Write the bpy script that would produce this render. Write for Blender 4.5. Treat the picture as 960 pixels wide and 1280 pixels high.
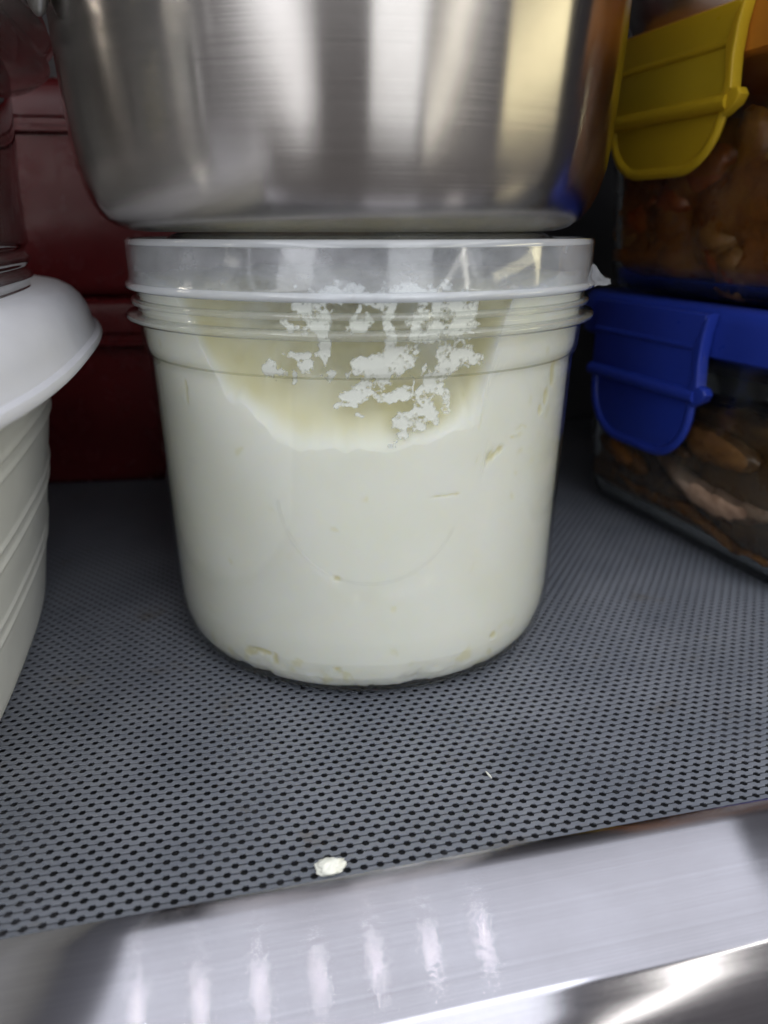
import bpy, bmesh, math, random
from mathutils import Vector, Matrix, noise
R = math.radians
random.seed(7)
sc = bpy.context.scene
for o in list(bpy.data.objects):
    bpy.data.objects.remove(o)

# ------------------------------------------------------------------ camera
PITCH, YAW = 20.2, 13.3
cd = bpy.data.cameras.new('camera'); cam = bpy.data.objects.new('camera', cd)
sc.collection.objects.link(cam); sc.camera = cam
cam.location = (-0.04786, -0.23110, 0.1175)
cam.rotation_euler = (R(90 - PITCH), 0, R(-YAW))
cd.sensor_fit = 'VERTICAL'; cd.sensor_height = 34.6; cd.sensor_width = 26.0
cd.lens = 34.6 * 962 / 1280
cd.clip_start = 0.005; cd.clip_end = 20
cd.dof.use_dof = True; cd.dof.focus_distance = 0.178; cd.dof.aperture_fstop = 12

# ------------------------------------------------------------------ world, lamps, exposure
w = bpy.data.worlds.new('World'); sc.world = w; w.use_nodes = True
bg = w.node_tree.nodes['Background']
bg.inputs[0].default_value = (1.0, 0.95, 0.96, 1); bg.inputs[1].default_value = 0.11

def area_lamp(name, az, el, dist, sx, sy, radiance, col, target=(0, -0.03, 0.1)):
    l = bpy.data.lights.new(name, 'AREA'); l.shape = 'RECTANGLE'; l.size = sx; l.size_y = sy
    l.energy = radiance * math.pi * sx * sy; l.color = col
    o = bpy.data.objects.new(name, l); sc.collection.objects.link(o)
    a, e = R(az), R(el)
    d = Vector((math.sin(a) * math.cos(e), -math.cos(a) * math.cos(e), math.sin(e)))
    o.location = Vector(target) + d * dist
    o.rotation_euler = (-d).to_track_quat('-Z', 'Z').to_euler()
    return o
# tall openings of the kitchen in front of the fridge
area_lamp('kitchen_window_lamp', 11, 22, 1.3, 0.44, 1.3, 1.45, (0.95, 0.98, 1.0))
area_lamp('kitchen_side_lamp', -41, 20, 1.3, 0.28, 1.4, 1.9, (0.95, 0.97, 1.0))
area_lamp('door_strip_lamp', 34, 16, 1.2, 0.05, 1.2, 5.0, (1.0, 0.97, 0.86))
area_lamp('warm_strip_lamp', 77, 12, 1.0, 0.08, 1.0, 5, (1.0, 0.90, 0.55))
area_lamp('wall_lamp', -73, 13, 1.0, 0.07, 0.13, 9, (1.0, 0.97, 0.9))
area_lamp('ceiling_lamp', 0, 62, 1.3, 3.0, 2.1, 0.85, (0.92, 0.95, 1.0))
for i in range(7):      # row of refrigerator diodes overhead
    l = bpy.data.lights.new('diode_lamp', 'POINT'); l.energy = 0.0035; l.shadow_soft_size = 0.0012
    l.color = (1.0, 0.93, 0.86)
    o = bpy.data.objects.new('diode_lamp', l); sc.collection.objects.link(o)
    o.location = (-0.107 + 0.0318 * i, -0.118, 0.33)

l = bpy.data.lights.new('left_fill_lamp', 'POINT'); l.energy = 0.16; l.shadow_soft_size = 0.012; l.color = (1.0, 0.9, 0.8)
o = bpy.data.objects.new('left_fill_lamp', l); sc.collection.objects.link(o); o.location = (-0.27, 0.05, 0.24)      # unseen lamp added to brighten the maroon boxes and the pot's left side

sc.view_settings.view_transform = 'Standard'; sc.view_settings.look = 'None'
sc.view_settings.exposure = 0.58; sc.view_settings.gamma = 1.0
sc.render.engine = 'CYCLES'
sc.cycles.use_denoising = True
sc.cycles.use_adaptive_sampling = True; sc.cycles.adaptive_threshold = 0.03
sc.cycles.max_bounces = 8; sc.cycles.transparent_max_bounces = 20
sc.cycles.transmission_bounces = 8; sc.cycles.glossy_bounces = 4; sc.cycles.diffuse_bounces = 4
sc.cycles.sample_clamp_indirect = 4.0

# ------------------------------------------------------------------ helpers
def mesh(name, verts, faces, mat, parent=None, smooth=True, loc=(0, 0, 0), rz=0.0):
    me = bpy.data.meshes.new(name); me.from_pydata([tuple(v) for v in verts], [], faces); me.update()
    if smooth:
        me.polygons.foreach_set('use_smooth', [True] * len(me.polygons))
    if mat: me.materials.append(mat)
    o = bpy.data.objects.new(name, me); sc.collection.objects.link(o)
    o.location = loc; o.rotation_euler = (0, 0, rz)
    if parent: o.parent = parent
    return o

def fix(o, sharp=None):
    bm = bmesh.new(); bm.from_mesh(o.data); bmesh.ops.recalc_face_normals(bm, faces=bm.faces)
    bm.to_mesh(o.data); bm.free()
    if sharp is not None:
        o.data.set_sharp_from_angle(angle=R(sharp))
    return o

def thing(name, label, cat, loc=(0, 0, 0), rz=0.0, group=None):
    o = bpy.data.objects.new(name, None); sc.collection.objects.link(o)
    o.empty_display_size = 0.01
    o.location = loc; o.rotation_euler = (0, 0, rz)
    return tag(o, label, cat, group)

def tag(o, label, cat, group=None):
    o['label'] = label; o['category'] = cat
    if group: o['group'] = group
    return o

def struct(o, label=None):
    o['kind'] = 'structure'
    if label: o['label'] = label
    return o

def lathe_data(prof, seg=128, closed=False):
    vs, fs = [], []
    n = len(prof)
    for i in range(seg):
        a = 2 * math.pi * i / seg; s, c = math.sin(a), math.cos(a)
        for r, z in prof: vs.append((r * s, -r * c, z))
    for i in range(seg):
        j = (i + 1) % seg
        for k in range(n if closed else n - 1):
            k2 = (k + 1) % n
            fs.append((i * n + k, j * n + k, j * n + k2, i * n + k2))
    return vs, fs

def lathe(name, prof, mat, parent=None, seg=128, closed=False, sharp=40, loc=(0, 0, 0)):
    vs, fs = lathe_data(prof, seg, closed)
    o = mesh(name, vs, fs, mat, parent, loc=loc)
    bm = bmesh.new(); bm.from_mesh(o.data)
    bmesh.ops.remove_doubles(bm, verts=bm.verts, dist=1e-7)
    bmesh.ops.recalc_face_normals(bm, faces=bm.faces); bm.to_mesh(o.data); bm.free()
    if sharp: o.data.set_sharp_from_angle(angle=R(sharp))
    return o

def super_ring(a, b, z, n=2.6, seg=160, cx=0, cy=0):
    out = []
    for i in range(seg):
        t = 2 * math.pi * i / seg; c, s = math.cos(t), math.sin(t)
        out.append((cx + a * math.copysign(abs(c) ** (2 / n), c), cy + b * math.copysign(abs(s) ** (2 / n), s), z))
    return out

def rr_ring(a, b, r, z, k=10, side=8, cx=0, cy=0):
    out = []
    for q, (sx, sy) in enumerate(((1, 1), (-1, 1), (-1, -1), (1, -1))):
        ox, oy = sx * (a - r), sy * (b - r)
        arc = []
        for i in range(k + 1):
            t = math.pi / 2 * (q + i / k)
            arc.append((cx + ox + r * math.cos(t), cy + oy + r * math.sin(t), z))
        out += arc
        nsx, nsy = ((-1, 1), (-1, -1), (1, -1), (1, 1))[q]
        t = math.pi / 2 * (q + 1)
        nx, ny = cx + nsx * (a - r) + r * math.cos(t), cy + nsy * (b - r) + r * math.sin(t)
        x0, y0, _ = arc[-1]
        for i in range(1, side):
            out.append((x0 + (nx - x0) * i / side, y0 + (ny - y0) * i / side, z))
    return out

def loft(name, rings, mat, parent=None, cap0=True, cap1=True, closed=False, sharp=40, loc=(0, 0, 0), rz=0.0):
    n = len(rings[0]); vs = [v for r in rings for v in r]; fs = []
    m = len(rings)
    for k in range(m if closed else m - 1):
        k2 = (k + 1) % m
        for i in range(n):
            j = (i + 1) % n
            fs.append((k * n + i, k * n + j, k2 * n + j, k2 * n + i))
    if not closed:
        if cap0: fs.append(tuple(reversed(range(n))))
        if cap1: fs.append(tuple(range((m - 1) * n, m * n)))
    return fix(mesh(name, vs, fs, mat, parent, loc=loc, rz=rz), sharp)

def box(name, lo, hi, mat, parent=None, bev=0.0, loc=(0, 0, 0), rz=0.0):
    bm = bmesh.new(); bmesh.ops.create_cube(bm, size=1)
    for v in bm.verts:
        v.co = Vector([(lo[i] + hi[i]) / 2 + v.co[i] * (hi[i] - lo[i]) for i in range(3)])
    if bev: bmesh.ops.bevel(bm, geom=bm.edges[:] , offset=bev, segments=3, affect='EDGES', profile=0.5)
    me = bpy.data.meshes.new(name); bm.to_mesh(me); bm.free(); me.materials.append(mat)
    o = bpy.data.objects.new(name, me); sc.collection.objects.link(o)
    o.location = loc; o.rotation_euler = (0, 0, rz)
    if bev:
        me.polygons.foreach_set('use_smooth', [True] * len(me.polygons)); me.set_sharp_from_angle(angle=R(35))
    if parent: o.parent = parent
    return o

def slab(name, outline, x0, x1, mat, parent=None, bev=0.0006, sharp=35):
    """extrude an outline given in (y, z) along x"""
    n = len(outline)
    bm = bmesh.new()
    a = [bm.verts.new((x0, y, z)) for y, z in outline]; b = [bm.verts.new((x1, y, z)) for y, z in outline]
    bm.faces.new(a); bm.faces.new(list(reversed(b)))
    for i in range(n): bm.faces.new((a[i], b[i], b[(i + 1) % n], a[(i + 1) % n]))
    bmesh.ops.recalc_face_normals(bm, faces=bm.faces)
    if bev:
        es = [e for e in bm.edges if len(e.link_faces) == 2 and e.calc_face_angle(0) > 0.9 and abs(e.verts[0].co.x - e.verts[1].co.x) < 1e-9]
        bmesh.ops.bevel(bm, geom=es, offset=bev, segments=3, affect='EDGES', profile=0.5)
    me = bpy.data.meshes.new(name); bm.to_mesh(me); bm.free(); me.materials.append(mat)
    me.polygons.foreach_set('use_smooth', [True] * len(me.polygons)); me.set_sharp_from_angle(angle=R(sharp))
    o = bpy.data.objects.new(name, me); sc.collection.objects.link(o)
    if parent: o.parent = parent
    return o

def tube(name, pts, rad, mat, parent=None, seg=14, closed=False, flat=1.0):
    pts = [Vector(p) for p in pts]; vs, fs = [], []
    n = len(pts); ref = Vector((0, 0, 1))
    for i, p in enumerate(pts):
        t = (pts[(i + 1) % n if closed else min(i + 1, n - 1)] - pts[i - 1 if (closed or i) else 0]).normalized()
        u = t.cross(ref)
        if u.length < 1e-4: u = t.cross(Vector((1, 0, 0)))
        u.normalize(); v = u.cross(t).normalized()
        rr = rad[i] if isinstance(rad, (list, tuple)) else rad
        for k in range(seg):
            a = 2 * math.pi * k / seg
            vs.append(p + u * math.cos(a) * rr + v * math.sin(a) * rr * flat)
    for i in range(n if closed else n - 1):
        j = (i + 1) % n
        for k in range(seg):
            l = (k + 1) % seg
            fs.append((i * seg + k, i * seg + l, j * seg + l, j * seg + k))
    if not closed:
        fs.append(tuple(range(seg))); fs.append(tuple(range((n - 1) * seg, n * seg)))
    return fix(mesh(name, vs, fs, mat, parent), 50)

def smooth_pts(ctrl, n=10):
    out = []
    c = [Vector(p) for p in ctrl]; c = [2 * c[0] - c[1]] + c + [2 * c[-1] - c[-2]]
    for i in range(1, len(c) - 2):
        for k in range(n):
            t = k / n
            out.append(0.5 * ((2 * c[i]) + (c[i + 1] - c[i - 1]) * t + (2 * c[i - 1] - 5 * c[i] + 4 * c[i + 1] - c[i + 2]) * t * t
                              + (3 * c[i] - c[i - 1] - 3 * c[i + 1] + c[i + 2]) * t ** 3))
    out.append(c[-2]); return out

def interp(tab, x):
    if x <= tab[0][0]: return tab[0][1]
    for (a, b), (c, d) in zip(tab, tab[1:]):
        if x <= c: return b + (d - b) * (x - a) / (c - a)
    return tab[-1][1]

def sstep(a, b, x):
    t = max(0.0, min(1.0, (x - a) / (b - a))); return t * t * (3 - 2 * t)

def fbm(p, f, o=4):
    return noise.fractal(Vector(p) * f, 1.0, 2.0, o)

# ------------------------------------------------------------------ materials
class NT:
    def __init__(s, name):
        s.m = bpy.data.materials.new(name); s.m.use_nodes = True; s.t = s.m.node_tree; s.t.nodes.clear()
        s.out = s.n('ShaderNodeOutputMaterial')
    def n(s, typ, **kw):
        nd = s.t.nodes.new(typ)
        for k, v in kw.items():
            if k in nd.inputs.keys() if isinstance(k, str) else False: pass
            setattr(nd, k, v)
        return nd
    def l(s, a, b): s.t.links.new(a, b)
    def coord(s, scale=(1, 1, 1)):
        tc = s.n('ShaderNodeTexCoord'); mp = s.n('ShaderNodeMapping'); mp.inputs['Scale'].default_value = scale
        s.l(tc.outputs['Object'], mp.inputs['Vector']); return mp.outputs[0]
    def noise(s, scale, detail=4, rough=0.55, coord=None, dist=0.0):
        nz = s.n('ShaderNodeTexNoise'); nz.inputs['Scale'].default_value = scale; nz.inputs['Detail'].default_value = detail
        nz.inputs['Roughness'].default_value = rough; nz.inputs['Distortion'].default_value = dist
        s.l(coord if coord is not None else s.coord(), nz.inputs['Vector']); return nz.outputs['Fac']
    def ramp(s, fac, stops):
        r = s.n('ShaderNodeValToRGB'); e = r.color_ramp.elements
        while len(e) < len(stops): e.new(0.5)
        for k, (p, c) in enumerate(stops):
            e[k].position = p; e[k].color = (*c, 1) if len(c) == 3 else c
        s.l(fac, r.inputs[0]); return r.outputs[0]
    def rng(s, fac, a, b, c, d):
        m = s.n('ShaderNodeMapRange'); m.inputs[1].default_value = a; m.inputs[2].default_value = b
        m.inputs[3].default_value = c; m.inputs[4].default_value = d; s.l(fac, m.inputs[0]); return m.outputs[0]
    def bump(s, h, strength, dist):
        b = s.n('ShaderNodeBump'); b.inputs['Strength'].default_value = strength; b.inputs['Distance'].default_value = dist
        s.l(h, b.inputs['Height']); return b.outputs[0]
    def pbsdf(s, col=(.5, .5, .5), rough=.5, metal=0., **kw):
        p = s.n('ShaderNodeBsdfPrincipled'); p.inputs['Base Color'].default_value = (*col, 1)
        p.inputs['Roughness'].default_value = rough; p.inputs['Metallic'].default_value = metal
        for k, v in kw.items(): p.inputs[k.replace('_', ' ')].default_value = v
        return p
    def done(s, sh): s.l(sh, s.out.inputs[0]); return s.m
    def mixsh(s, fac, a, b):
        m = s.n('ShaderNodeMixShader')
        if isinstance(fac, (int, float)): m.inputs[0].default_value = fac
        else: s.l(fac, m.inputs[0])
        s.l(a, m.inputs[1]); s.l(b, m.inputs[2]); return m.outputs[0]

def mat_plastic(name, col, rough=.4, var=.06, scale=60, bump=.05, trans=0.0, **kw):
    t = NT(name); p = t.pbsdf(col, rough, **kw)
    nz = t.noise(scale)
    t.l(t.ramp(nz, [(.3, tuple(c * (1 - var) for c in col)), (.7, tuple(min(1, c * (1 + var)) for c in col))]), p.inputs['Base Color'])
    t.l(t.rng(t.noise(scale * 3), .3, .7, rough * .8, min(1, rough * 1.25)), p.inputs['Roughness'])
    if bump: t.l(t.bump(t.noise(scale * 12), bump, .0005), p.inputs['Normal'])
    sh = p.outputs[0]
    if trans:
        tr = t.n('ShaderNodeBsdfTranslucent'); tr.inputs[0].default_value = (*col, 1)
        sh = t.mixsh(trans, sh, tr.outputs[0])
    return t.done(sh)

def mat_clear(name, tint, milk, milkcol, rough, ior=1.45, streak=0.0, refl=1.0):
    """thin clear plastic or glass wall: see-through with fresnel reflection and a little milkiness"""
    t = NT(name)
    tr = t.n('ShaderNodeBsdfTransparent'); tr.inputs[0].default_value = (*tint, 1)
    df = t.n('ShaderNodeBsdfDiffuse'); df.inputs[0].default_value = (*milkcol, 1)
    tl = t.n('ShaderNodeBsdfTranslucent'); tl.inputs[0].default_value = (*milkcol, 1)
    mk = t.mixsh(.45, df.outputs[0], tl.outputs[0])
    if streak:
        f = t.rng(t.noise(70, 6, .65, t.coord((1, 1, 1.6))), .35, .7, max(0, milk - streak), milk + streak)
        a = t.mixsh(f, tr.outputs[0], mk)
    else:
        a = t.mixsh(milk, tr.outputs[0], mk)
    gl = t.n('ShaderNodeBsdfGlossy'); gl.inputs['Roughness'].default_value = rough
    fr = t.n('ShaderNodeFresnel'); ge = t.n('ShaderNodeNewGeometry')     # same reflectance from either side of the thin wall
    t.l(t.rng(ge.outputs['Backfacing'], 0, 1, ior, 1 / ior), fr.inputs[0])
    bn = t.bump(t.noise(90, 3), .04, .002); t.l(bn, gl.inputs['Normal'])
    mu = t.n('ShaderNodeMath'); mu.operation = 'MULTIPLY'; mu.inputs[1].default_value = refl
    t.l(fr.outputs[0], mu.inputs[0])
    return t.done(t.mixsh(mu.outputs[0], a, gl.outputs[0]))

def mat_steel(name, col=(.48, .455, .435), rough=.22, aniso=.95, radial=True, streak=(10, 10, 3600), bump=.004, rot=0.25):
    t = NT(name); p = t.pbsdf(col, rough, 1.0); p.inputs['Anisotropic'].default_value = aniso
    p.inputs['Anisotropic Rotation'].default_value = rot
    tg = t.n('ShaderNodeTangent')
    if radial: tg.direction_type = 'RADIAL'; tg.axis = 'Z'
    else: tg.direction_type = 'UV_MAP'
    t.l(tg.outputs[0], p.inputs['Tangent'])
    nz = t.noise(1.0, 6, .7, t.coord(streak)); sm = t.noise(22, 5, .6)
    t.l(t.rng(nz, .25, .75, rough * .92, rough * 1.1), p.inputs['Roughness'])
    mx = t.n('ShaderNodeMix'); mx.data_type = 'RGBA'; mx.blend_type = 'MULTIPLY'; mx.inputs[0].default_value = 1
    t.l(t.ramp(nz, [(.3, tuple(c * .92 for c in col)), (.7, tuple(c * 1.05 for c in col))]), mx.inputs[6])
    t.l(t.ramp(sm, [(.3, (.86, .85, .84)), (.6, (1, 1, 1))]), mx.inputs[7])
    t.l(mx.outputs[2], p.inputs['Base Color'])
    t.l(t.bump(nz, bump, .0004), p.inputs['Normal'])
    return t.done(p.outputs[0])

def mat_butter():
    t = NT('butter'); p = t.pbsdf((.84, .85, .75), .38)
    at = t.n('ShaderNodeAttribute'); at.attribute_name = 'fat'
    nz = t.noise(45, 5); fine = t.noise(420, 4)
    base = t.ramp(nz, [(.3, (.88, .885, .815)), (.65, (.915, .92, .875))])
    mx = t.n('ShaderNodeMix'); mx.data_type = 'RGBA'
    t.l(at.outputs['Fac'], mx.inputs[0]); t.l(base, mx.inputs[6]); mx.inputs[7].default_value = (.79, .75, .50, 1)
    t.l(mx.outputs[2], p.inputs['Base Color'])
    p.inputs['Subsurface Weight'].default_value = 1.0; p.inputs['Subsurface Radius'].default_value = (1, .92, .72)
    p.inputs['Subsurface Scale'].default_value = .006
    t.l(t.bump(fine, .06, .0004), p.inputs['Normal'])
    return t.done(p.outputs[0])

def mat_smear():
    t = NT('butter_smear'); p = t.pbsdf((.92, .93, .90), .4)
    at = t.n('ShaderNodeAttribute'); at.attribute_name = 'thick'
    tr = t.n('ShaderNodeBsdfTransparent')
    t.l(t.bump(t.noise(500, 4), .1, .0005), p.inputs['Normal'])
    return t.done(t.mixsh(at.outputs['Fac'], tr.outputs[0], p.outputs[0]))

def mat_food(name, stops, scale, rough=.35, bump=.5, dist=.002, stretch=(1, 1, 1)):
    t = NT(name); p = t.pbsdf((.2, .1, .05), rough)
    nz = t.noise(scale, 7, .62, t.coord(stretch), .6)
    t.l(t.ramp(nz, stops), p.inputs['Base Color'])
    t.l(t.bump(t.noise(scale * 4, 5), bump, dist), p.inputs['Normal'])
    t.l(t.rng(t.noise(scale * 2), .3, .7, rough * .6, rough * 1.6), p.inputs['Roughness'])
    return t.done(p.outputs[0])

M = {}
M['smear'] = mat_smear(); M['butter'] = mat_butter(); M['crumb'] = mat_plastic('butter_crumb', (.88, .885, .80), .40, .02, 200, .03)
M['tub'] = mat_clear('clear_plastic', (.975, .98, .97), .02, (.85, .86, .84), .06, refl=1.1)
M['emboss'] = mat_clear('embossed_plastic', (1, 1, 1), 0.0, (.85, .86, .84), .08, refl=.8)
M['step_shade'] = mat_clear('step_shade_plastic', (.90, .90, .86), .0, (.85, .86, .84), .08, refl=.8)  # darker tint paints the shade line of the shoulder step
M['foot'] = mat_clear('thick_base_plastic', (.72, .74, .77), .0, (.85, .86, .84), .06, refl=2.2)
M['tub_ring'] = mat_clear('clear_plastic_ring', (.96, .965, .95), .17, (.85, .86, .82), .05, refl=1.6)  # milkiness stands in for the bright highlight lines on the rings
M['lid'] = mat_clear('frosted_lid_plastic', (.94, .95, .97), .23, (.90, .92, .97), .08, streak=.10, refl=1.6)
M['lid_highlight'] = mat_clear('frosted_lid_highlight', (.94, .95, .97), .55, (.92, .94, .98), .10, refl=1.8)  # extra white paints the highlight lines on the lid's lip and rim
M['jar'] = mat_clear('clear_jar_plastic', (.95, .95, .94), .04, (.8, .8, .8), .05, refl=2.0)
M['glass'] = mat_clear('glass', (.93, .955, .93), .015, (.7, .8, .7), .05, ior=1.55)
def mat_glass():
    t = NT('dish_glass'); p = t.pbsdf((.93, .97, .94), .03); p.inputs['Transmission Weight'].default_value = 1; p.inputs['IOR'].default_value = 1.47
    tl = t.n('ShaderNodeBsdfDiffuse'); tl.inputs[0].default_value = (.75, .82, .74, 1)  # pale haze mixed in to lighten glass that renders dark
    return t.done(t.mixsh(t.rng(t.noise(60, 5, .6), .4, .75, .0, .03), p.outputs[0], tl.outputs[0]))
M['dish'] = mat_glass()
M['steel'] = mat_steel('brushed_steel')
M['steel_small'] = mat_steel('dull_steel', (.55, .54, .53), .35, .4)
M['trim'] = mat_steel('brushed_trim_steel', (.45, .445, .495), .118, 1.0, radial=False, streak=(4, 1600, 1600), bump=.012)
M['white'] = mat_plastic('white_plastic', (.80, .81, .79), .38, .02, 40, .02, trans=.12)
M['white_lid'] = mat_plastic('white_lid_plastic', (.66, .67, .73), .42, .02, 40, .02)
M['red'] = mat_plastic('maroon_plastic', (.115, .013, .016), .25, .12, 30, .03, Specular_IOR_Level=.45)
M['blue'] = mat_plastic('blue_plastic', (.018, .042, .34), .34, .06, 40, .02, trans=.12)
M['yellow'] = mat_plastic('yellow_plastic', (.72, .50, .025), .34, .05, 40, .02, trans=.4)
M['orange'] = mat_plastic('orange_plastic', (.60, .22, .025), .36, .06, 40, .02, trans=.2)
M['liner'] = mat_plastic('liner_plastic', (.07, .07, .08), .55, .05, 30, .02)
M['shelf'] = mat_plastic('shelf_plastic', (.10, .10, .11), .5, .05, 30, .02)
def mat_mat():
    t = NT('mat_vinyl'); p = t.pbsdf((.3, .3, .33), .42)
    tc = t.n('ShaderNodeTexCoord'); ge = t.n('ShaderNodeNewGeometry')
    nz = t.n('ShaderNodeTexNoise'); nz.inputs['Scale'].default_value = 35; nz.inputs['Detail'].default_value = 6
    t.l(ge.outputs['Position'], nz.inputs['Vector'])
    st = t.n('ShaderNodeTexNoise'); st.inputs['Scale'].default_value = 55; st.inputs['Detail'].default_value = 5; st.inputs['Roughness'].default_value = .65
    mp = t.n('ShaderNodeMapping'); mp.inputs['Location'].default_value = (.37, .11, 0); t.l(ge.outputs['Position'], mp.inputs['Vector']); t.l(mp.outputs[0], st.inputs['Vector'])
    mx = t.n('ShaderNodeMix'); mx.data_type = 'RGBA'
    t.l(t.rng(st.outputs[0], .60, .74, 0, .75), mx.inputs[0])
    t.l(t.ramp(nz.outputs[0], [(.3, (.140, .154, .188)), (.7, (.195, .208, .245))]), mx.inputs[6]); mx.inputs[7].default_value = (.13, .115, .10, 1)
    t.l(mx.outputs[2], p.inputs['Base Color'])
    t.l(t.rng(nz.outputs[0], .3, .7, .28, .45), p.inputs['Roughness'])
    return t.done(p.outputs[0])
M['mat'] = mat_mat()
def mat_back():
    t = NT('mat_backing_vinyl'); p = t.pbsdf((.02, .02, .025), .6)
    nz = t.noise(28, 6, .6)
    t.l(t.ramp(nz, [(.50, (.018, .019, .024)), (.68, (.10, .10, .115))]), p.inputs['Base Color'])
    return t.done(p.outputs[0])
M['mat_back'] = mat_back()

# ------------------------------------------------------------------ the setting: shelf, liner
shelf = struct(box('shelf', (-.33, -.118, -.018), (.31, .235, -.0062), M['shelf'], bev=.0005), 'dark shelf board under the perforated mat')
# rolled metal trim along the front of the shelf (profile in y, z)
prof = [(-.1176, -.004), (-.1176, .0006), (-.1180, .0010), (-.1188, .0010)]
for i in range(1, 9):
    f = i / 8; prof.append((-.1188 - .0232 * f, .0010 - .0062 * f - .0010 * f * f))
cy, cz = prof[-1]
for i in range(1, 7):
    a = R(18 + (62 - 18) * i / 6); prof.append((cy - .0030 * (math.sin(a) - math.sin(R(18))), cz - .0030 * (math.cos(R(18)) - math.cos(a))))
cy, cz = prof[-1]
for i in range(1, 7):
    f = i / 6; prof.append((cy - .0064 * f - .0012 * math.sin(f * math.pi) , cz - .0142 * f))
cy, cz = prof[-1]
prof += [(cy + .004, cz - .003), (cy + .010, cz - .003), (-.125, -.014), (-.1185, -.013)]
def make_trim():
    xs = [-.33 + .64 * i / 40 for i in range(41)]; n = len(prof); vs = []; fs = []
    for x in xs:
        for y, z in prof: vs.append((x, y + .00003 * fbm((x, y, 0), 25, 2), z))
    for i in range(40):
        for k in range(n):
            k2 = (k + 1) % n; fs.append((i * n + k, i * n + k2, (i + 1) * n + k2, (i + 1) * n + k))
    fs += [tuple(range(n)), tuple(reversed(range(40 * n, 41 * n)))]
    o = fix(mesh('front_trim', vs, fs, M['trim'], shelf), 38)
    uv = o.data.uv_layers.new(name='UVMap')
    for l in o.data.loops:
        c = o.data.vertices[l.vertex_index].co; uv.data[l.index].uv = (c.x * 2, (c.y - c.z) * 2)
    o['label'] = 'brushed steel trim along the front edge of the shelf'
    return o
make_trim()
struct(box('wall_back', (-.33, .235, -.012), (.31, .245, .40), M['liner']))
struct(box('wall_left', (-.345, -.11, -.012), (-.331, .245, .40), M['liner']))
struct(box('wall_right', (.311, -.11, -.012), (.325, .245, .40), M['liner']))
struct(box('ceiling', (-.345, -.04, .27), (.325, .245, .285), M['liner']))

# ------------------------------------------------------------------ perforated mat
smat = thing('shelf_mat', 'grey perforated vinyl mat covering the shelf under the containers', 'mat', (0, 0, 0))
box('backing', (-.32, -.1172, -.0060), (.30, .225, -.0042), M['mat_back'], smat)
P_, Q_ = .00328, .00204
def strand_mesh():
    dots = [(-.00080, 0), (-.00040, 1), (.00040, 1), (.00080, 0)]
    x0, x1 = -.32, .30
    brk = set([x0, x1])
    k = int(x0 / P_) - 1
    while k * P_ < x1 + P_:
        for d, _ in dots:
            for off in (0, P_ / 2):
                x = k * P_ + d + off
                if x0 < x < x1: brk.add(round(x, 7))
        k += 1
    def g(x):
        u = abs((x + P_ / 2) % P_ - P_ / 2)
        return .00021 + .00054 * max(0, min(1, (.00080 - u) / .00040))
    xs = sorted(brk); vs = []; fs = []; h = .0003
    for x in xs:
        lo, up = g(x), Q_ - g(x + P_ / 2)
        e = .00004
        vs += [(x, lo, -h), (x, lo, -e), (x, lo + e, 0), (x, up - e, 0), (x, up, -e), (x, up, -h)]
    for i in range(len(xs) - 1):
        for k in range(5):
            fs.append((i * 6 + k, (i + 1) * 6 + k, (i + 1) * 6 + k + 1, i * 6 + k + 1))
    o = mesh('strand', vs, fs, M['mat'], smat, smooth=False)
    fix(o); return o
st0 = strand_mesh(); i = 0; y = -.1197
# the strand is shifted half a pitch on every other row
while y < .222:
    s = st0 if i == 0 else st0.copy()
    if i: sc.collection.objects.link(s); s.parent = smat
    s.location = (P_ / 2 * (i % 2), y + Q_, 0)
    y += Q_; i += 1

# ------------------------------------------------------------------ maroon containers at the back
def red_box(z0, label, dx, rz):
    t = thing('storage_box', label, 'container', (-.085 + dx, .205, z0), rz, 'stacked maroon boxes at the back')
    a, b = .125, .058
    rings = [rr_ring(a - .006, b - .006, .012, .0), rr_ring(a - .003, b - .003, .014, .0025), rr_ring(a - .002, b - .002, .014, .006),
             rr_ring(a, b, .014, .064), rr_ring(a, b, .014, .066)]
    loft('body', rings, M['red'], t)
    l = loft('lid', [rr_ring(a + .0015, b + .0015, .015, .0665), rr_ring(a + .003, b + .003, .016, .0672), rr_ring(a + .003, b + .003, .016, .0690),
                 rr_ring(a + .0008, b + .0008, .015, .0697), rr_ring(a + .0008, b + .0008, .015, .0722), rr_ring(a + .0022, b + .0022, .016, .0732),
                 rr_ring(a + .0016, b + .0016, .015, .0842), rr_ring(a + .0010, b + .0010, .015, .0858), rr_ring(a - .0004, b - .0004, .015, .0870), rr_ring(a - .0024, b - .0024, .015, .0877), rr_ring(a - .006, b - .006, .012, .0880)], M['red'], t)
    return t
red_box(0, 'dark maroon plastic box standing on the mat, lower one of its stack', 0, R(-6))
red_box(.0885, 'dark maroon plastic box stacked on top of another maroon box', .003, R(-5))

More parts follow.
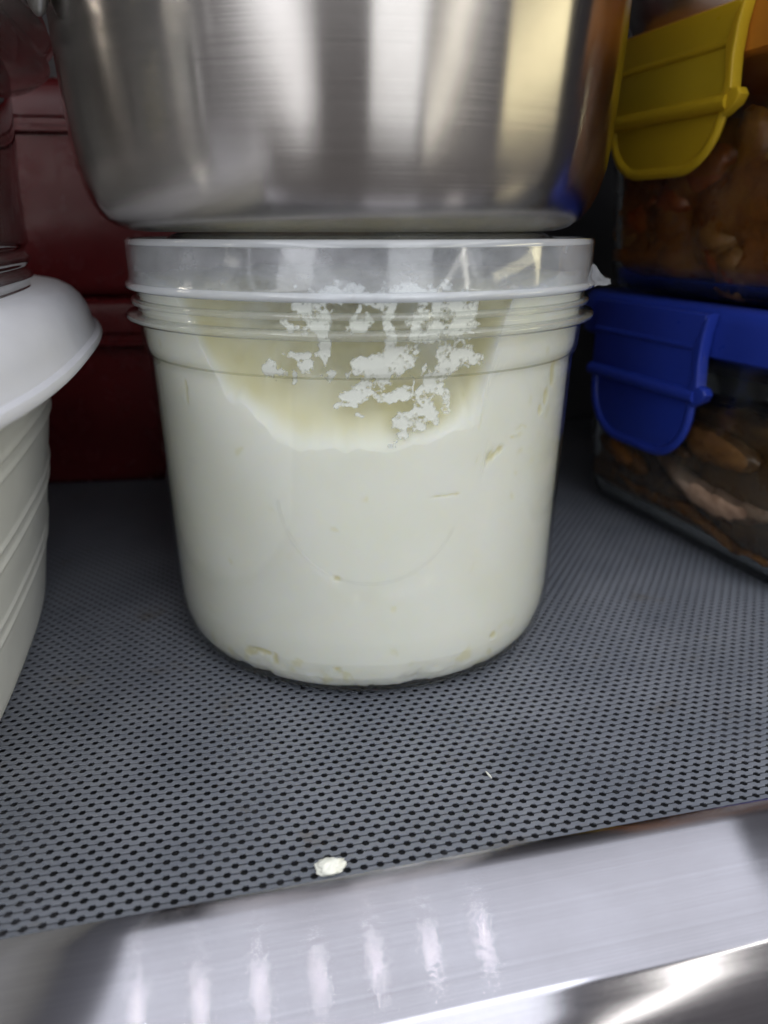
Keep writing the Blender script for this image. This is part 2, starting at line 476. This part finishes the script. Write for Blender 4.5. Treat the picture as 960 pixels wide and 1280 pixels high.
# ------------------------------------------------------------------ white oval tub with lid at left
wt = thing('oval_tub', 'white ribbed oval plastic tub with white lid at the left edge', 'container', (-.189, -.03, 0))
def oval(z, d, n=2.7): return super_ring(.108 + d, .150 + d, z, n)
rings = [oval(.0005, -.030), oval(.002, -.024), oval(.006, -.0205)]
ribs = [(.026, .0005), (.0305, .0005), (.045, .0006), (.0495, .0006), (.066, .0006), (.0705, .0006), (.0775, .0006)]
z = .008
while z < .0868:
    d = -.0205 + .0125 * (z - .006) / .08
    for rz_, h in ribs: d += h * math.exp(-((z - rz_) / .0009) ** 2)
    rings.append(oval(z, d)); z += .00045
loft('body', rings, M['white'], wt)
loft('lid', [oval(.0872, -.012), oval(.0872, .005), oval(.0876, .0064), oval(.0886, .0068), oval(.0897, .0064), oval(.0902, .0050), oval(.0904, .0050), oval(.0911, .0046), oval(.0935, .0042), oval(.0960, .0034),
             oval(.0985, .0020), oval(.1005, .0001), oval(.1018, -.0022), oval(.1026, -.0060), oval(.1024, -.0120), oval(.1010, -.0165), oval(.0985, -.0190), oval(.0960, -.0200),
             oval(.0952, -.0215), oval(.0950, -.03), oval(.0950, -.06)], M['white_lid'], wt, sharp=48)
# clear jar on the white lid
cj = thing('clear_container', 'clear plastic container standing on the lid of the white oval tub', 'container', (-.163, -.02, .0952))
def jr(z, d, n=2.8): return super_ring(.072 + d, .088 + d, z, n)
rr = [jr(0, -.006), jr(.001, -.002), jr(.004, 0)]
zz = .006
while zz < .020: rr.append(jr(zz, .0007 * math.sin(zz * 2 * math.pi / .0045))); zz += .0005
rr += [jr(.03, .0005), jr(.060, .002)]
inn = [[(x * .985, y * .985, z_ + .001) for x, y, z_ in r] for r in rr]
loft('body', rr + list(reversed(inn)), M['jar'], cj, sharp=60)
loft('rim', [jr(.060, .0012), jr(.0605, .010), jr(.062, .012), jr(.0635, .010), jr(.067, .0135), jr(.0685, .0125), jr(.0685, .006), jr(.064, .0035), jr(.0645, .001)], M['jar'], cj, closed=True)
loft('lid', [jr(.069, -.01), jr(.069, .010), jr(.0705, .0125), jr(.076, .011), jr(.077, .008), jr(.077, -.02)], M['jar'], cj)

# ------------------------------------------------------------------ clear tub with frosted lid
TZ = [(0, .0), (.0460, .0), (.0510, .0), (.0540, .0006), (.0568, .0024), (.0588, .0055), (.0599, .0100), (.0604, .0160), (.0606, .030), (.0613, .055),
      (.0620, .0835), (.0622, .0848), (.0630, .0860), (.0633, .0875), (.0637, .0935), (.0640, .0942), (.0664, .0946), (.0668, .0951), (.0668, .0958), (.0663, .0963),
      (.0643, .0967), (.0639, .0975), (.0640, .0984), (.0652, .0988), (.0653, .0994), (.0648, .1000), (.0640, .1003), (.0640, .1135), (.0637, .1140), (.0632, .1140)]
INNER = [(0, .0014), (.0460, .0012), (.0512, .0012), (.0535, .0018), (.0560, .0034), (.0578, .0062), (.0589, .0104), (.0594, .0160), (.0597, .030), (.0604, .055),
         (.0611, .0835), (.0613, .0850), (.0621, .0865), (.0624, .0880), (.0628, .0940), (.0630, .1000), (.0630, .1140)]
def rin(z): return interp([(b, a) for a, b in INNER[2:]], z)
tub = thing('plastic_tub', 'clear round plastic tub of white butter with frosted lid, centre of the shelf', 'tub')
body = lathe('body', TZ + list(reversed(INNER))[1:], M['tub'], tub, seg=192, sharp=None)
lathe('flange', [(.0641, .0943), (.0662, .0944), (.0669, .0950), (.0669, .0958), (.0664, .0964), (.0641, .0966)], M['tub_ring'], body, seg=192, closed=True, sharp=50)
lathe('neck_ring', [(.0641, .0986), (.0652, .0987), (.0654, .0992), (.0653, .0997), (.0649, .1002), (.0641, .1003)], M['tub_ring'], body, seg=192, closed=True, sharp=50)
lathe('foot_ring', [(.0490, .00005), (.0512, .00005), (.0542, .0007), (.0552, .0016), (.0540, .0019), (.0500, .0012)], M['foot'], body, seg=192, closed=True, sharp=50)
lathe('step_shade_line', [(.0618, .0853), (.0621, .0853), (.06222, .0856), (.06222, .0858), (.0619, .0858)], M['step_shade'], body, seg=192, closed=True)  # thin ring added to draw the dark line below the shoulder
def emb(t):     # faint embossed circle on the front wall
    th = R(-10) + .0235 / .061 * math.sin(t); z = .057 + .0235 * math.cos(t); r = interp([(b, a) for a, b in TZ[8:12]], z) - .00036
    return (r * math.sin(th), -r * math.cos(th), z)
tube('embossed_ring', [emb(R(115 + 150 * i / 72)) for i in range(73)], .00040, M['emboss'], body, seg=16)
lid = lathe('lid', [(.0648, .1026), (.0659, .1026), (.0664, .1031), (.0664, .1038), (.0659, .1045), (.0655, .1052), (.0655, .1142), (.0652, .1150), (.0645, .1153), (.0636, .1151),
                    (.0630, .1143), (.0612, .1143), (.0560, .1143), (.0530, .1160), (.0515, .1166), (0, .1166), (0, .1158), (.0510, .1158), (.0528, .1150), (.0555, .1135),
                    (.0620, .1135), (.0644, .1144), (.0648, .1135)], M['lid'], tub, seg=192, closed=True, sharp=45)
lathe('lip', [(.0650, .10255), (.0660, .10255), (.06655, .1031), (.06652, .1039), (.0659, .10455), (.0657, .1046)], M['lid_highlight'], lid, seg=192, sharp=50)  # lip overlay that carries its painted highlight
lathe('rim', [(.06555, .1138), (.06555, .1144), (.0653, .1151), (.0645, .11545), (.0636, .1152)], M['lid_highlight'], lid, seg=192, sharp=50)
# tear tab on the right of the lid
def tab():
    th = R(64); rd = Vector((math.sin(th), -math.cos(th), 0)); tg = Vector((math.cos(th), math.sin(th), 0))
    outl = [(.0650, .1090), (.0662, .1082), (.0676, .1062), (.0688, .1052), (.0702, .1048), (.0705, .1036), (.0692, .1031), (.0672, .1032), (.0655, .1024), (.0650, .1030)]
    vs = []; n = len(outl)
    for s in (-.0045, .0045):
        for r, z in outl: vs.append(rd * r + tg * s + Vector((0, 0, z)))
    fs = [tuple(range(n)), tuple(reversed(range(n, 2 * n)))] + [(i, (i + 1) % n, n + (i + 1) % n, n + i) for i in range(n)]
    fix(mesh('tear_tab', vs, fs, M['lid'], lid), 40)
tab()

# ------------------------------------------------------------------ butter inside the tub
HC = [(-180, .104), (-66, .106), (-57, .104), (-53, .097), (-49, .088), (-44.7, .0807), (-34, .0722), (-25, .0682), (-12, .0680), (3.8, .0697), (9.5, .0715), (13.5, .0765), (16.5, .086), (21, .0965), (27, .104), (36, .106), (180, .104)]
CHIPS = [(29.8, 69.2, 2.2, 1.5), (27.6, 67.6, 1.5, 1.0), (20.5, 64.1, 2.6, 1.2), (22.5, 65.6, 1.6, 1.0), (40.8, 77.3, 1.5, 3.8), (43.5, 82, 1.8, 3.2), (38, 73, .9, 1.6), (7.4, 55.7, 4.5, .22), (-18.5, 34.7, .7, .7),
         (-58.7, 78.7, .6, 3), (-61, 76, .5, 2), (-19, 9.2, .8, 2.0), (-36, 9.0, .9, 2.2), (-40, 11, 2.8, .8), (-44, 10, 2, 1.5), (26, 12, 1, .7)]
def butter_mesh():
    NT_, NR, NZ = 520, 70, 190
    vs, fat = [], []
    def hc(thd, x, y):
        n = fbm((x, y, 0.3), 140, 4)
        return interp(HC, thd + 6 * fbm((x, y, 1.7), 75, 5)) + .0022 * n
    # top surface
    tops = []
    for i in range(NT_):
        thd = -180 + 360 * i / NT_; th = R(thd)
        s, c = math.sin(th), math.cos(th)
        hw = hc(thd, .06 * s, -.06 * c)
        row = []
        for k in range(NR):
            q = k / (NR - 1); rmax = rin(hw) - .00012; r = rmax * (q ** .6)
            x, y = r * s, -r * c
            d = rmax - r; top = .106 + .0012 * fbm((x, y, .9), 70, 4)
            hs = interp(HC, thd); hs = hs + (hw - hs) * math.exp(-d / .0018)
            hz = hs + (top - hs) * (1 - math.exp(-d / (.017 + .004 * fbm((x, y, .2), 35, 3)))) + .0012 * sstep(0, .01, d) * fbm((x, y, .5), 160, 4)
            row.append(len(vs)); vs.append((x, y, hz)); fat.append(1.0 * sstep(.0001, .0035, d) * max(.3, .8 + .5 * fbm((x, y, 3.3), 80, 3)))
        tops.append((row, hw))
    cols = []
    for i in range(NT_):
        thd = -180 + 360 * i / NT_; th = R(thd); s, c = math.sin(th), math.cos(th)
        row, hw = tops[i]; col = [row[-1]]
        for k in range(1, NZ):
            q = k / (NZ - 1); z = hw + (.0018 - hw) * q
            r = rin(z) - .00012; f = 0.0
            x, y = .06 * s, -.06 * c
            n = fbm((x, y, z), 110, 5)
            if z < .016:
                zc = .0016 + .0022 * fbm((x, y, 0), 70, 4) + .0012 * fbm((x, y, 2), 300, 3)
                r -= .0045 * (1 - sstep(zc, zc + .0009, z)) + .0016 * max(0, n) * (1 - sstep(.004, .011, z))
            for ct, cz_, wt_, hz_ in CHIPS:
                if abs(thd - ct) < wt_ * 2.5:
                    d = ((thd - ct) / wt_) ** 2 + ((z * 1000 - cz_) / hz_) ** 2 + 1.3 * fbm((x, y, z), 260, 5)
                    if d < 1:
                        a = sstep(1.0, .5, d) if False else 1 - sstep(.45, 1.0, d)
                        r -= .0005 * a; f = max(f, .9 * a)
            if z < .018 and abs(thd + 12) < 75:      # crumbly yellow seams low on the wall
                cr = fbm((x, y, z * .8), 210, 5); f = max(f, .6 * sstep(.30, .62, cr) * (1 - sstep(.009, .018, z)))
            f = max(f, .10 * sstep(.1, .6, fbm((x, y, z), 60, 4)))
            # rare pinholes
            pn = noise.noise(Vector((x, y, z)) * 260)
            if pn > .60: f = max(f, .45 * sstep(.60, .75, pn)); r -= .00015 * sstep(.60, .75, pn)
            col.append(len(vs)); vs.append((r * s, -r * c, z)); fat.append(f)
        cols.append(col)
    fs = []
    for i in range(NT_):
        j = (i + 1) % NT_
        a, b = tops[i][0], tops[j][0]
        for k in range(NR - 1): fs.append((a[k], b[k], b[k + 1], a[k + 1]))
        a, b = cols[i], cols[j]
        for k in range(NZ - 1): fs.append((a[k], b[k], b[k + 1], a[k + 1]))
    fs.append(tuple(c[-1] for c in reversed(cols)))
    o = mesh('butter', vs, fs, M['butter'])
    at = o.data.attributes.new('fat', 'FLOAT', 'POINT'); at.data.foreach_set('value', fat)
    bm = bmesh.new(); bm.from_mesh(o.data); bmesh.ops.remove_doubles(bm, verts=bm.verts, dist=1e-7)
    bmesh.ops.recalc_face_normals(bm, faces=bm.faces); bm.to_mesh(o.data); bm.free()
    return o
butter = tag(butter_mesh(), 'creamy white butter filling the clear tub, scooped out at the top front', 'butter')

SMEARS = [  # theta deg, z mm, half width deg, half height mm
    (-20.3, 103, 5, 2.2), (-23.7, 100.2, 2.6, 2.6), (-26.5, 97, 2.2, 1.5), (-20.5, 97, 1.0, 5), (-19.5, 92, .9, 5), (-13.8, 97.6, 2.6, 1.8), (-11, 99, 1.4, 1.4), (-13.5, 101.5, .8, 1.0),
    (-5.5, 101.5, 1.5, 3), (-5.8, 95.5, 1.7, 4), (-6, 90.5, 1.6, 4), (1.3, 100.5, 2.8, 2.2), (1.4, 95.5, 1.8, 2.0), (4.2, 97, 2.0, 2.6), (7.5, 101.5, 3.5, 2.5), (9, 97, 2.8, 4), (9, 91, 3.0, 4),
    (-24.2, 88, 1.8, 1.8), (-29.6, 87.5, 1.8, 1.0), (-31.4, 87.5, .9, 2.4), (-25, 91, 2.6, .9), (-21.5, 91.2, 2.4, .8), (-17.3, 87.3, 1.5, 1.7), (-27.5, 86.2, .9, 1.4),
    (-9.5, 88, 3.4, 2.3), (-6.2, 87.2, 3.0, 2.6), (-3.4, 89, 2.2, 2.2), (-1.0, 91, 1.5, 1.6), (-9.8, 84, 2.2, 2.2), (-11.8, 81.5, 1.9, 1.7), (-13.8, 79, 1.5, .9), (-15.2, 78.4, .8, .5),
    (-5, 81.2, 4.5, 1.4), (-3, 82.5, 1.8, 1.0), (2.2, 87, .7, 1.4), (5.2, 88, 1.2, 5), (4.2, 83.5, .9, 3.6), (2.4, 81, 1.4, 2.2), (1.6, 78.5, 1.7, 2.0), (.2, 83.5, .5, 2.0),
    (-1.2, 75, 3.0, 1.7), (-4.2, 73.8, 2.2, 1.5), (-4.8, 71.5, 1.2, 1.6), (2.8, 76, 1.7, 1.5), (5.5, 79.0, 1.0, 2), (-11.5, 76.5, .6, .5), (-12.3, 89.5, .4, .8),
    (-9, 104, 4, 1.6), (-14, 105, 5, 1.4), (0, 105, 7, 2.0)]
def smear_mesh():
    dt, dz = .22, .00022; t0, t1, z0, z1 = -56, 32, .069, .1138
    nt, nz = int((t1 - t0) / dt), int((z1 - z0) / dz)
    val = {}
    for i in range(nt):
        thd = t0 + dt * i; th = R(thd); x, y = .062 * math.sin(th), -.062 * math.cos(th)
        near = [b for b in SMEARS if abs(thd - b[0]) < b[2] * 2 + 3]
        if not near: continue
        for k in range(nz):
            z = z0 + dz * k; best = -9
            wth = thd + 3.2 * fbm((x, y, z + .5), 95, 3); wz = z * 1000 + 2.0 * fbm((x + .3, y, z), 95, 3)
            for ct, cz_, wt_, hz_ in near:
                d = 1 - ((wth - ct) / (wt_ * 1.08)) ** 2 - ((wz - cz_) / (hz_ * 1.08)) ** 2
                if d > best: best = d
            if best > -1.6:
                v = best * .62 + 1.0 * fbm((x + .25 * z, y, z), 300, 5) + .5 * fbm((x, y, z), 1100, 3) + .02
                if v > -.2: val[(i, k)] = v
    vid, vs, fs, thick = {}, [], [], []
    def vert(i, k):
        if (i, k) not in vid:
            th = R(t0 + dt * i); z = z0 + dz * k; v = val.get((i, k), 0)
            r = rin(z) - .00012 - .0002 * max(0, min(.6, v))
            thick.append(sstep(-.15, .50, v)); vid[(i, k)] = len(vs); vs.append((r * math.sin(th), -r * math.cos(th), z))
        return vid[(i, k)]
    for (i, k), v in val.items():
        q = [val.get(p, -1) for p in ((i, k), (i + 1, k), (i + 1, k + 1), (i, k + 1))]
        pos = [x > -.15 for x in q]
        c = [(i, k), (i + 1, k), (i + 1, k + 1), (i, k + 1)]
        if all(pos): fs.append(tuple(vert(*p) for p in c))
        elif sum(pos) == 3: fs.append(tuple(vert(*p) for p, g in zip(c, pos) if g))
    o = mesh('smear', vs, fs, M['smear'], butter)
    at = o.data.attributes.new('thick', 'FLOAT', 'POINT'); at.data.foreach_set('value', thick)
    s = o.modifiers.new('thickness', 'SOLIDIFY'); s.thickness = .00008; s.offset = 0
    o['label'] = 'white butter smeared on the inside of the clear wall'
    return o
smear_mesh()
# crumb of butter at the trim
def lump(name, size, mat, loc, parent=None, seed=0, amp=.35, freq=1.6, sub=4, rot=(0, 0, 0)):
    bm = bmesh.new(); bmesh.ops.create_icosphere(bm, subdivisions=sub, radius=1)
    for v in bm.verts:
        d = v.co.normalized(); v.co = d * (1 + amp * noise.fractal(d * freq + Vector((seed * 7.3, seed * 3.1, 0)), 1, 2, 5))
        v.co = Vector((v.co.x * size[0], v.co.y * size[1], v.co.z * size[2]))
    me = bpy.data.meshes.new(name); bm.to_mesh(me); bm.free(); me.materials.append(mat)
    me.polygons.foreach_set('use_smooth', [True] * len(me.polygons))
    o = bpy.data.objects.new(name, me); sc.collection.objects.link(o); o.location = loc; o.rotation_euler = rot
    if parent: o.parent = parent
    return o
tag(lump('butter_crumb', (.0029, .0018, .0014), M['crumb'], (-.0312, -.1150, .0010), seed=3, amp=.3), 'small white butter crumb on the mat beside the steel trim', 'crumb')

tag(lump('pale_fleck', (.00022, .0012, .00025), M['crumb'], (.0087, -.0960, .0003), seed=9, amp=.4, sub=3, rot=(0, 0, .2)), 'tiny pale fleck on the mat in front of the tub, right of centre', 'fleck')
# the tub is drawn at a nominal size above: bring it to its true size and place
KT = .975
def settle(o):
    for v in o.data.vertices:
        z = v.co.z; z = KT * z + .00294 if z > .02 else z * 1.1220
        v.co = Vector((v.co.x * KT, v.co.y * KT, z))
for o in [c for c in tub.children_recursive] + [butter] + list(butter.children): settle(o)
TUBLOC = Vector((-.0012, -.0058, 0)); tub.location = TUBLOC; butter.location = TUBLOC

# ------------------------------------------------------------------ steel pot on the lid
pot = thing('steel_pot', 'brushed stainless steel pot standing on the lid of the clear tub', 'pot', (-.0052, -.0045, .1168))
pot.scale = (1.017, 1.017, 1.0)
PP = [(0, 0), (.053, 0), (.0570, .0004), (.0602, .0013), (.0628, .0030), (.0650, .0058), (.0668, .0098), (.0681, .0150), (.0689, .0215), (.0695, .0300), (.0701, .042), (.0706, .060),
      (.0712, .085), (.0718, .110), (.0728, .1108), (.0730, .1114), (.0722, .112), (.0706, .1116), (.0700, .1100), (.0694, .060), (.0685, .030), (.0650, .012), (.055, .0025), (0, .0018)]
lathe('body', PP, M['steel'], pot, seg=192, sharp=50)
th = R(-72); rd = Vector((math.sin(th), -math.cos(th), 0)); tg = Vector((math.cos(th), math.sin(th), 0))
hd = lump('handle_mount', (.0075, .0030, .0115), M['steel_small'], rd * .0728 + Vector((0, 0, .0550)), pot, amp=0.0, rot=(0, 0, th))
ctrl = [rd * .0735 + tg * -.004 + Vector((0, 0, .058)), rd * .082 + tg * -.012 + Vector((0, 0, .060)), rd * .094 + tg * -.02 + Vector((0, 0, .065)), rd * .100 + Vector((0, 0, .067)),
        rd * .094 + tg * .02 + Vector((0, 0, .065)), rd * .082 + tg * .012 + Vector((0, 0, .060)), rd * .0735 + tg * .004 + Vector((0, 0, .058))]
tube('handle', smooth_pts(ctrl), .0028, M['steel_small'], pot)

# ------------------------------------------------------------------ glass food boxes at right
PHI = R(5.25)
def glass_box(name, label, loc, h, lidmat, clipmat, group, clip_y, dz=0.0):
    t = thing(name, label, 'container', loc, PHI, group)
    a0, b0, a1, b1 = .0620, .0700, .0655, .0740
    def rg(f, z, d=0, r=.022): return rr_ring(a0 + (a1 - a0) * f + d, b0 + (b1 - b0) * f + d, max(.004, r + d), z)
    o_ = [rg(0, .0, -.012), rg(0, .0006, -.0075), rg(0, .0024, -.0035), rg(0, .0056, -.0010), rg(0, .0100, 0), rg(.5, h * .5, 0), rg(1, h - .012, 0), rg(1, h - .010, .0022), rg(1, h - .0045, .0022), rg(1, h - .004, 0)]
    i_ = [rg(1, h - .0042, -.0030), rg(.5, h * .5, -.0034), rg(0, .0115, -.0034), rg(0, .0072, -.0050), rg(0, .0050, -.0085), rg(0, .0042, -.013)]
    loft('glass_dish', o_ + i_, M['dish'], t, sharp=60)
    A, B = a1 + .0040, b1 + .0040
    ld = loft('lid', [rr_ring(A - .0012, B - .0012, .025, h - .0140), rr_ring(A, B, .026, h - .0130), rr_ring(A + .0004, B + .0004, .026, h - .002), rr_ring(A - .0004, B - .0004, .026, h + .0015),
                 rr_ring(A - .0022, B - .0022, .024, h + .0030), rr_ring(A - .009, B - .009, .020, h + .0032), rr_ring(A - .0105, B - .0105, .020, h + .0018), rr_ring(A - .03, B - .03, .015, h + .0018)], lidmat, t, sharp=45)
    # snap clip on the side that faces the tub: bar, flap, border, ear
    xo = -A
    y0, y1 = clip_y
    cl = slab('clip', [(y0, h + .001), (y1, h + .001), (y1, h - .026), (y1 - .0015, h - .029), (y0 + .0015, h - .029), (y0, h - .026)], xo - .0034, xo - .0008, clipmat, t)
    zb = h - .0525 + dz; r = .020; pts = []
    for i in range(9):
        q = math.pi / 2 * i / 8; pts.append((y0 + .0012 + r - r * math.sin(q), zb + r - r * math.cos(q)) if False else (y0 + .0012 + r * (1 - math.cos(q)), zb + r * (1 - math.sin(q))))
    pts2 = [(y1 - .0012 - r * (1 - math.cos(math.pi / 2 * i / 8)), zb + r * (1 - math.sin(math.pi / 2 * i / 8))) for i in range(9)]
    outl = [(y1 - .0012, h - .0285)] + pts2 + list(reversed(pts)) + [(y0 + .0012, h - .0285)]
    slab('flap', outl, xo - .0026, xo - .0010, clipmat, cl)
    # raised border along the flap
    bp = [Vector((xo - .0026, y, z_)) for y, z_ in outl]
    ctr = Vector((xo - .0026, (y0 + y1) / 2, h - .036))
    tube('border', [p + (ctr - p).normalized() * .0012 for p in bp], .0013, clipmat, cl, seg=8, flat=1.4)
    # ridge where the clip folds and ear at its near end
    tube('hinge_bead', [(xo - .0032, y0 - .0005, h - .0270), (xo - .0034, (y0 + y1) / 2, h - .0270), (xo - .0032, y1, h - .0270)], .0026, clipmat, cl, seg=12)
    tube('upper_bead', [(xo - .0030, y0 + .001, h - .0105), (xo - .0030, y1 - .001, h - .0105)], .0012, clipmat, cl, seg=10)
    ear = [(y0 + .001, h - .0225), (y0 - .0045, h - .0235), (y0 - .0060, h - .0255), (y0 - .0045, h - .0280), (y0 + .001, h - .0310)]
    slab('ear', ear, xo - .0045, xo - .0006, clipmat, cl)
    fin = [(y0 - .0035, h + .0015), (y0 - .0018, h - .006), (y0 - .0012, h - .014), (y0 - .0020, h - .0235), (y0 + .0025, h - .0265), (y0 + .00120, h - .020), (y0 + .0030, h - .011), (y0 - .0002, h - .002)]
    slab('end_rib', fin, xo - .0050, xo - .0006, clipmat, cl)
    return t, rg
GX, GY = .1897, .0277
lowg, rg = glass_box('food_box', 'glass food box with blue snap lid standing on the mat at right', (GX, GY, 0), .0895, M['blue'], M['blue'], 'glass food boxes stacked at the right', (-.0185, .046))
upg, _ = glass_box('food_box', 'glass food box with orange lid and yellow clip stacked on the blue lid', (GX + .0005, GY + .0005, .0928), .0890, M['orange'], M['yellow'], 'glass food boxes stacked at the right', (-.0145, .050), .006)

def food_mass(name, label, loc, ztop, mat, seed, amp):
    rings = []
    N = 14
    for k in range(N + 1):
        z = .0048 + (ztop - .0048) * k / N; f = z / .09
        d = -.0037 - .006 * (1 - sstep(.004, .0125, z))
        ring = []
        for (x, y, zz_) in rr_ring(.0620 + .0035 * f + d, .0700 + .004 * f + d, .018, z, 12, 40):
            n = fbm((x + seed, y, zz_), 55, 4); l = math.hypot(x, y); q = 1 - max(0, amp * (n + .15)) / l
            ring.append((x * q, y * q, zz_ + (.004 * fbm((x, y, seed), 50, 4) if k == N else 0)))
        rings.append(ring)
    base = rings[-1]
    for q in (.8, .5, .2):
        rings.append([(x * q, y * q, ztop + .005 * fbm((x * q, y * q, seed), 45, 4)) for x, y, _ in base])
    o = loft(name, rings, mat, loc=loc, rz=PHI, sharp=None)
    return tag(o, label, 'food')
M['stew'] = mat_food('brown_stew', [(.25, (.018, .008, .004)), (.45, (.07, .032, .012)), (.6, (.14, .068, .022)), (.8, (.06, .025, .012))], 32, .3, stretch=(1, .5, 2.2))
M['meat'] = mat_food('cooked_meat', [(.3, (.12, .06, .035)), (.5, (.36, .24, .17)), (.7, (.50, .38, .30))], 40, .4)
M['skin'] = mat_food('brown_skin', [(.3, (.05, .02, .008)), (.55, (.22, .09, .022)), (.75, (.32, .15, .04))], 50, .25)
M['curry'] = mat_food('orange_curry', [(.25, (.10, .03, .007)), (.5, (.30, .10, .018)), (.75, (.45, .19, .035))], 40, .28)
M['chunk'] = mat_food('curry_chunk', [(.25, (.16, .06, .018)), (.5, (.38, .17, .045)), (.75, (.55, .29, .10))], 36, .3)
M['chunk_red'] = mat_food('red_curry_chunk', [(.25, (.12, .02, .006)), (.5, (.42, .09, .015)), (.75, (.6, .18, .03))], 36, .25)
meat = food_mass('meat_stew', 'dark brown meat stew inside the glass box with blue lid', (GX, GY, 0), .058, M['stew'], 1.0, .006)
def slice_(name, ctrl, rad, mat, parent, flat):
    pts = smooth_pts(ctrl, 12); n = len(pts)
    o = tube(name, pts, [rad * (math.sin(math.pi * min(1, max(0, (i + .6) / (n + .2)))) ** .5) for i in range(n)], mat, parent, 18, flat=flat)
    for v in o.data.vertices: v.co += Vector((0, 1, 1)) * (.0016 * fbm(v.co, 130, 4))
    return o
xf = -.0592
slice_('meat_slice', [(xf, .012, .033), (xf + .0005, -.004, .027), (xf, -.02, .024), (xf, -.036, .0245), (xf, -.05, .028)], .0050, M['meat'], meat, 1.0)
slice_('skin_strip', [(xf, .036, .017), (xf, .015, .0145), (xf, -.008, .0155), (xf, -.030, .011), (xf, -.055, .0105)], .0030, M['skin'], meat, .8)
slice_('meat_slice', [(xf + .001, .052, .030), (xf, .036, .028), (xf, .018, .0235)], .0046, M['skin'], meat, 1.2)
slice_('meat_slice', [(xf - .001, .0, .047), (xf - .001, -.018, .044), (xf - .001, -.042, .043)], .0060, M['stew'], meat, 1.2)
slice_('skin_strip', [(xf - .001, .04, .044), (xf - .001, .012, .041), (xf - .001, -.008, .036)], .0040, M['skin'], meat, .9)
cur = food_mass('curry', 'orange brown curry inside the glass box with yellow clip', (GX + .0005, GY + .0005, .0928), .060, M['curry'], 4.0, .010)
rnd = random.Random(5)
for k in range(20):
    yy = -.060 + .118 * ((k * .618) % 1); z_ = .014 + .044 * rnd.random(); s = .0065 + .006 * rnd.random()
    lump('curry_piece', (s * .55, s * 1.1, s * .85), (M['chunk'], M['chunk_red'], M['chunk'])[k % 3], (-.0565 + .004 * rnd.random() + .0015 * z_ / .06 + s * .22, yy, z_), cur, seed=k, amp=.45, freq=1.3, sub=3, rot=(rnd.uniform(-.8, .8), 0, 0))

# ------------------------------------------------------------------ things on the upper lid
ZL = .0928 + .0890 + .0033
sb = thing('steel_bowl', 'small steel bowl at the far corner of the orange lid', 'bowl', (.158, .082, ZL))
lathe('body', [(0, 0), (.018, 0), (.0225, .001), (.027, .004), (.030, .009), (.0325, .018), (.0345, .032), (.036, .034), (.0352, .0345), (.0335, .032), (.031, .015), (.022, .003), (0, .0015)], M['steel_small'], sb, 96)
dj = thing('dark_jar', 'dark red round jar standing on the orange lid in front of the steel bowl', 'jar', (.186, .035, ZL))
lathe('body', [(0, 0), (.021, 0), (.0245, .001), (.0262, .004), (.0268, .010), (.0268, .045), (.024, .05), (.0, .05)], M['red'], dj, 96)
sp = thing('steel_spoon', 'tip of a steel spoon handle reaching over the orange lid edge', 'spoon', (.146, .012, ZL))
tube('handle', smooth_pts([(-.001, .0, .0055), (.012, .006, .0072), (.04, .015, .013), (.075, .025, .0175)], 8), [.0012] + [.0026] * 24, M['steel_small'], sp, 12, flat=.4)
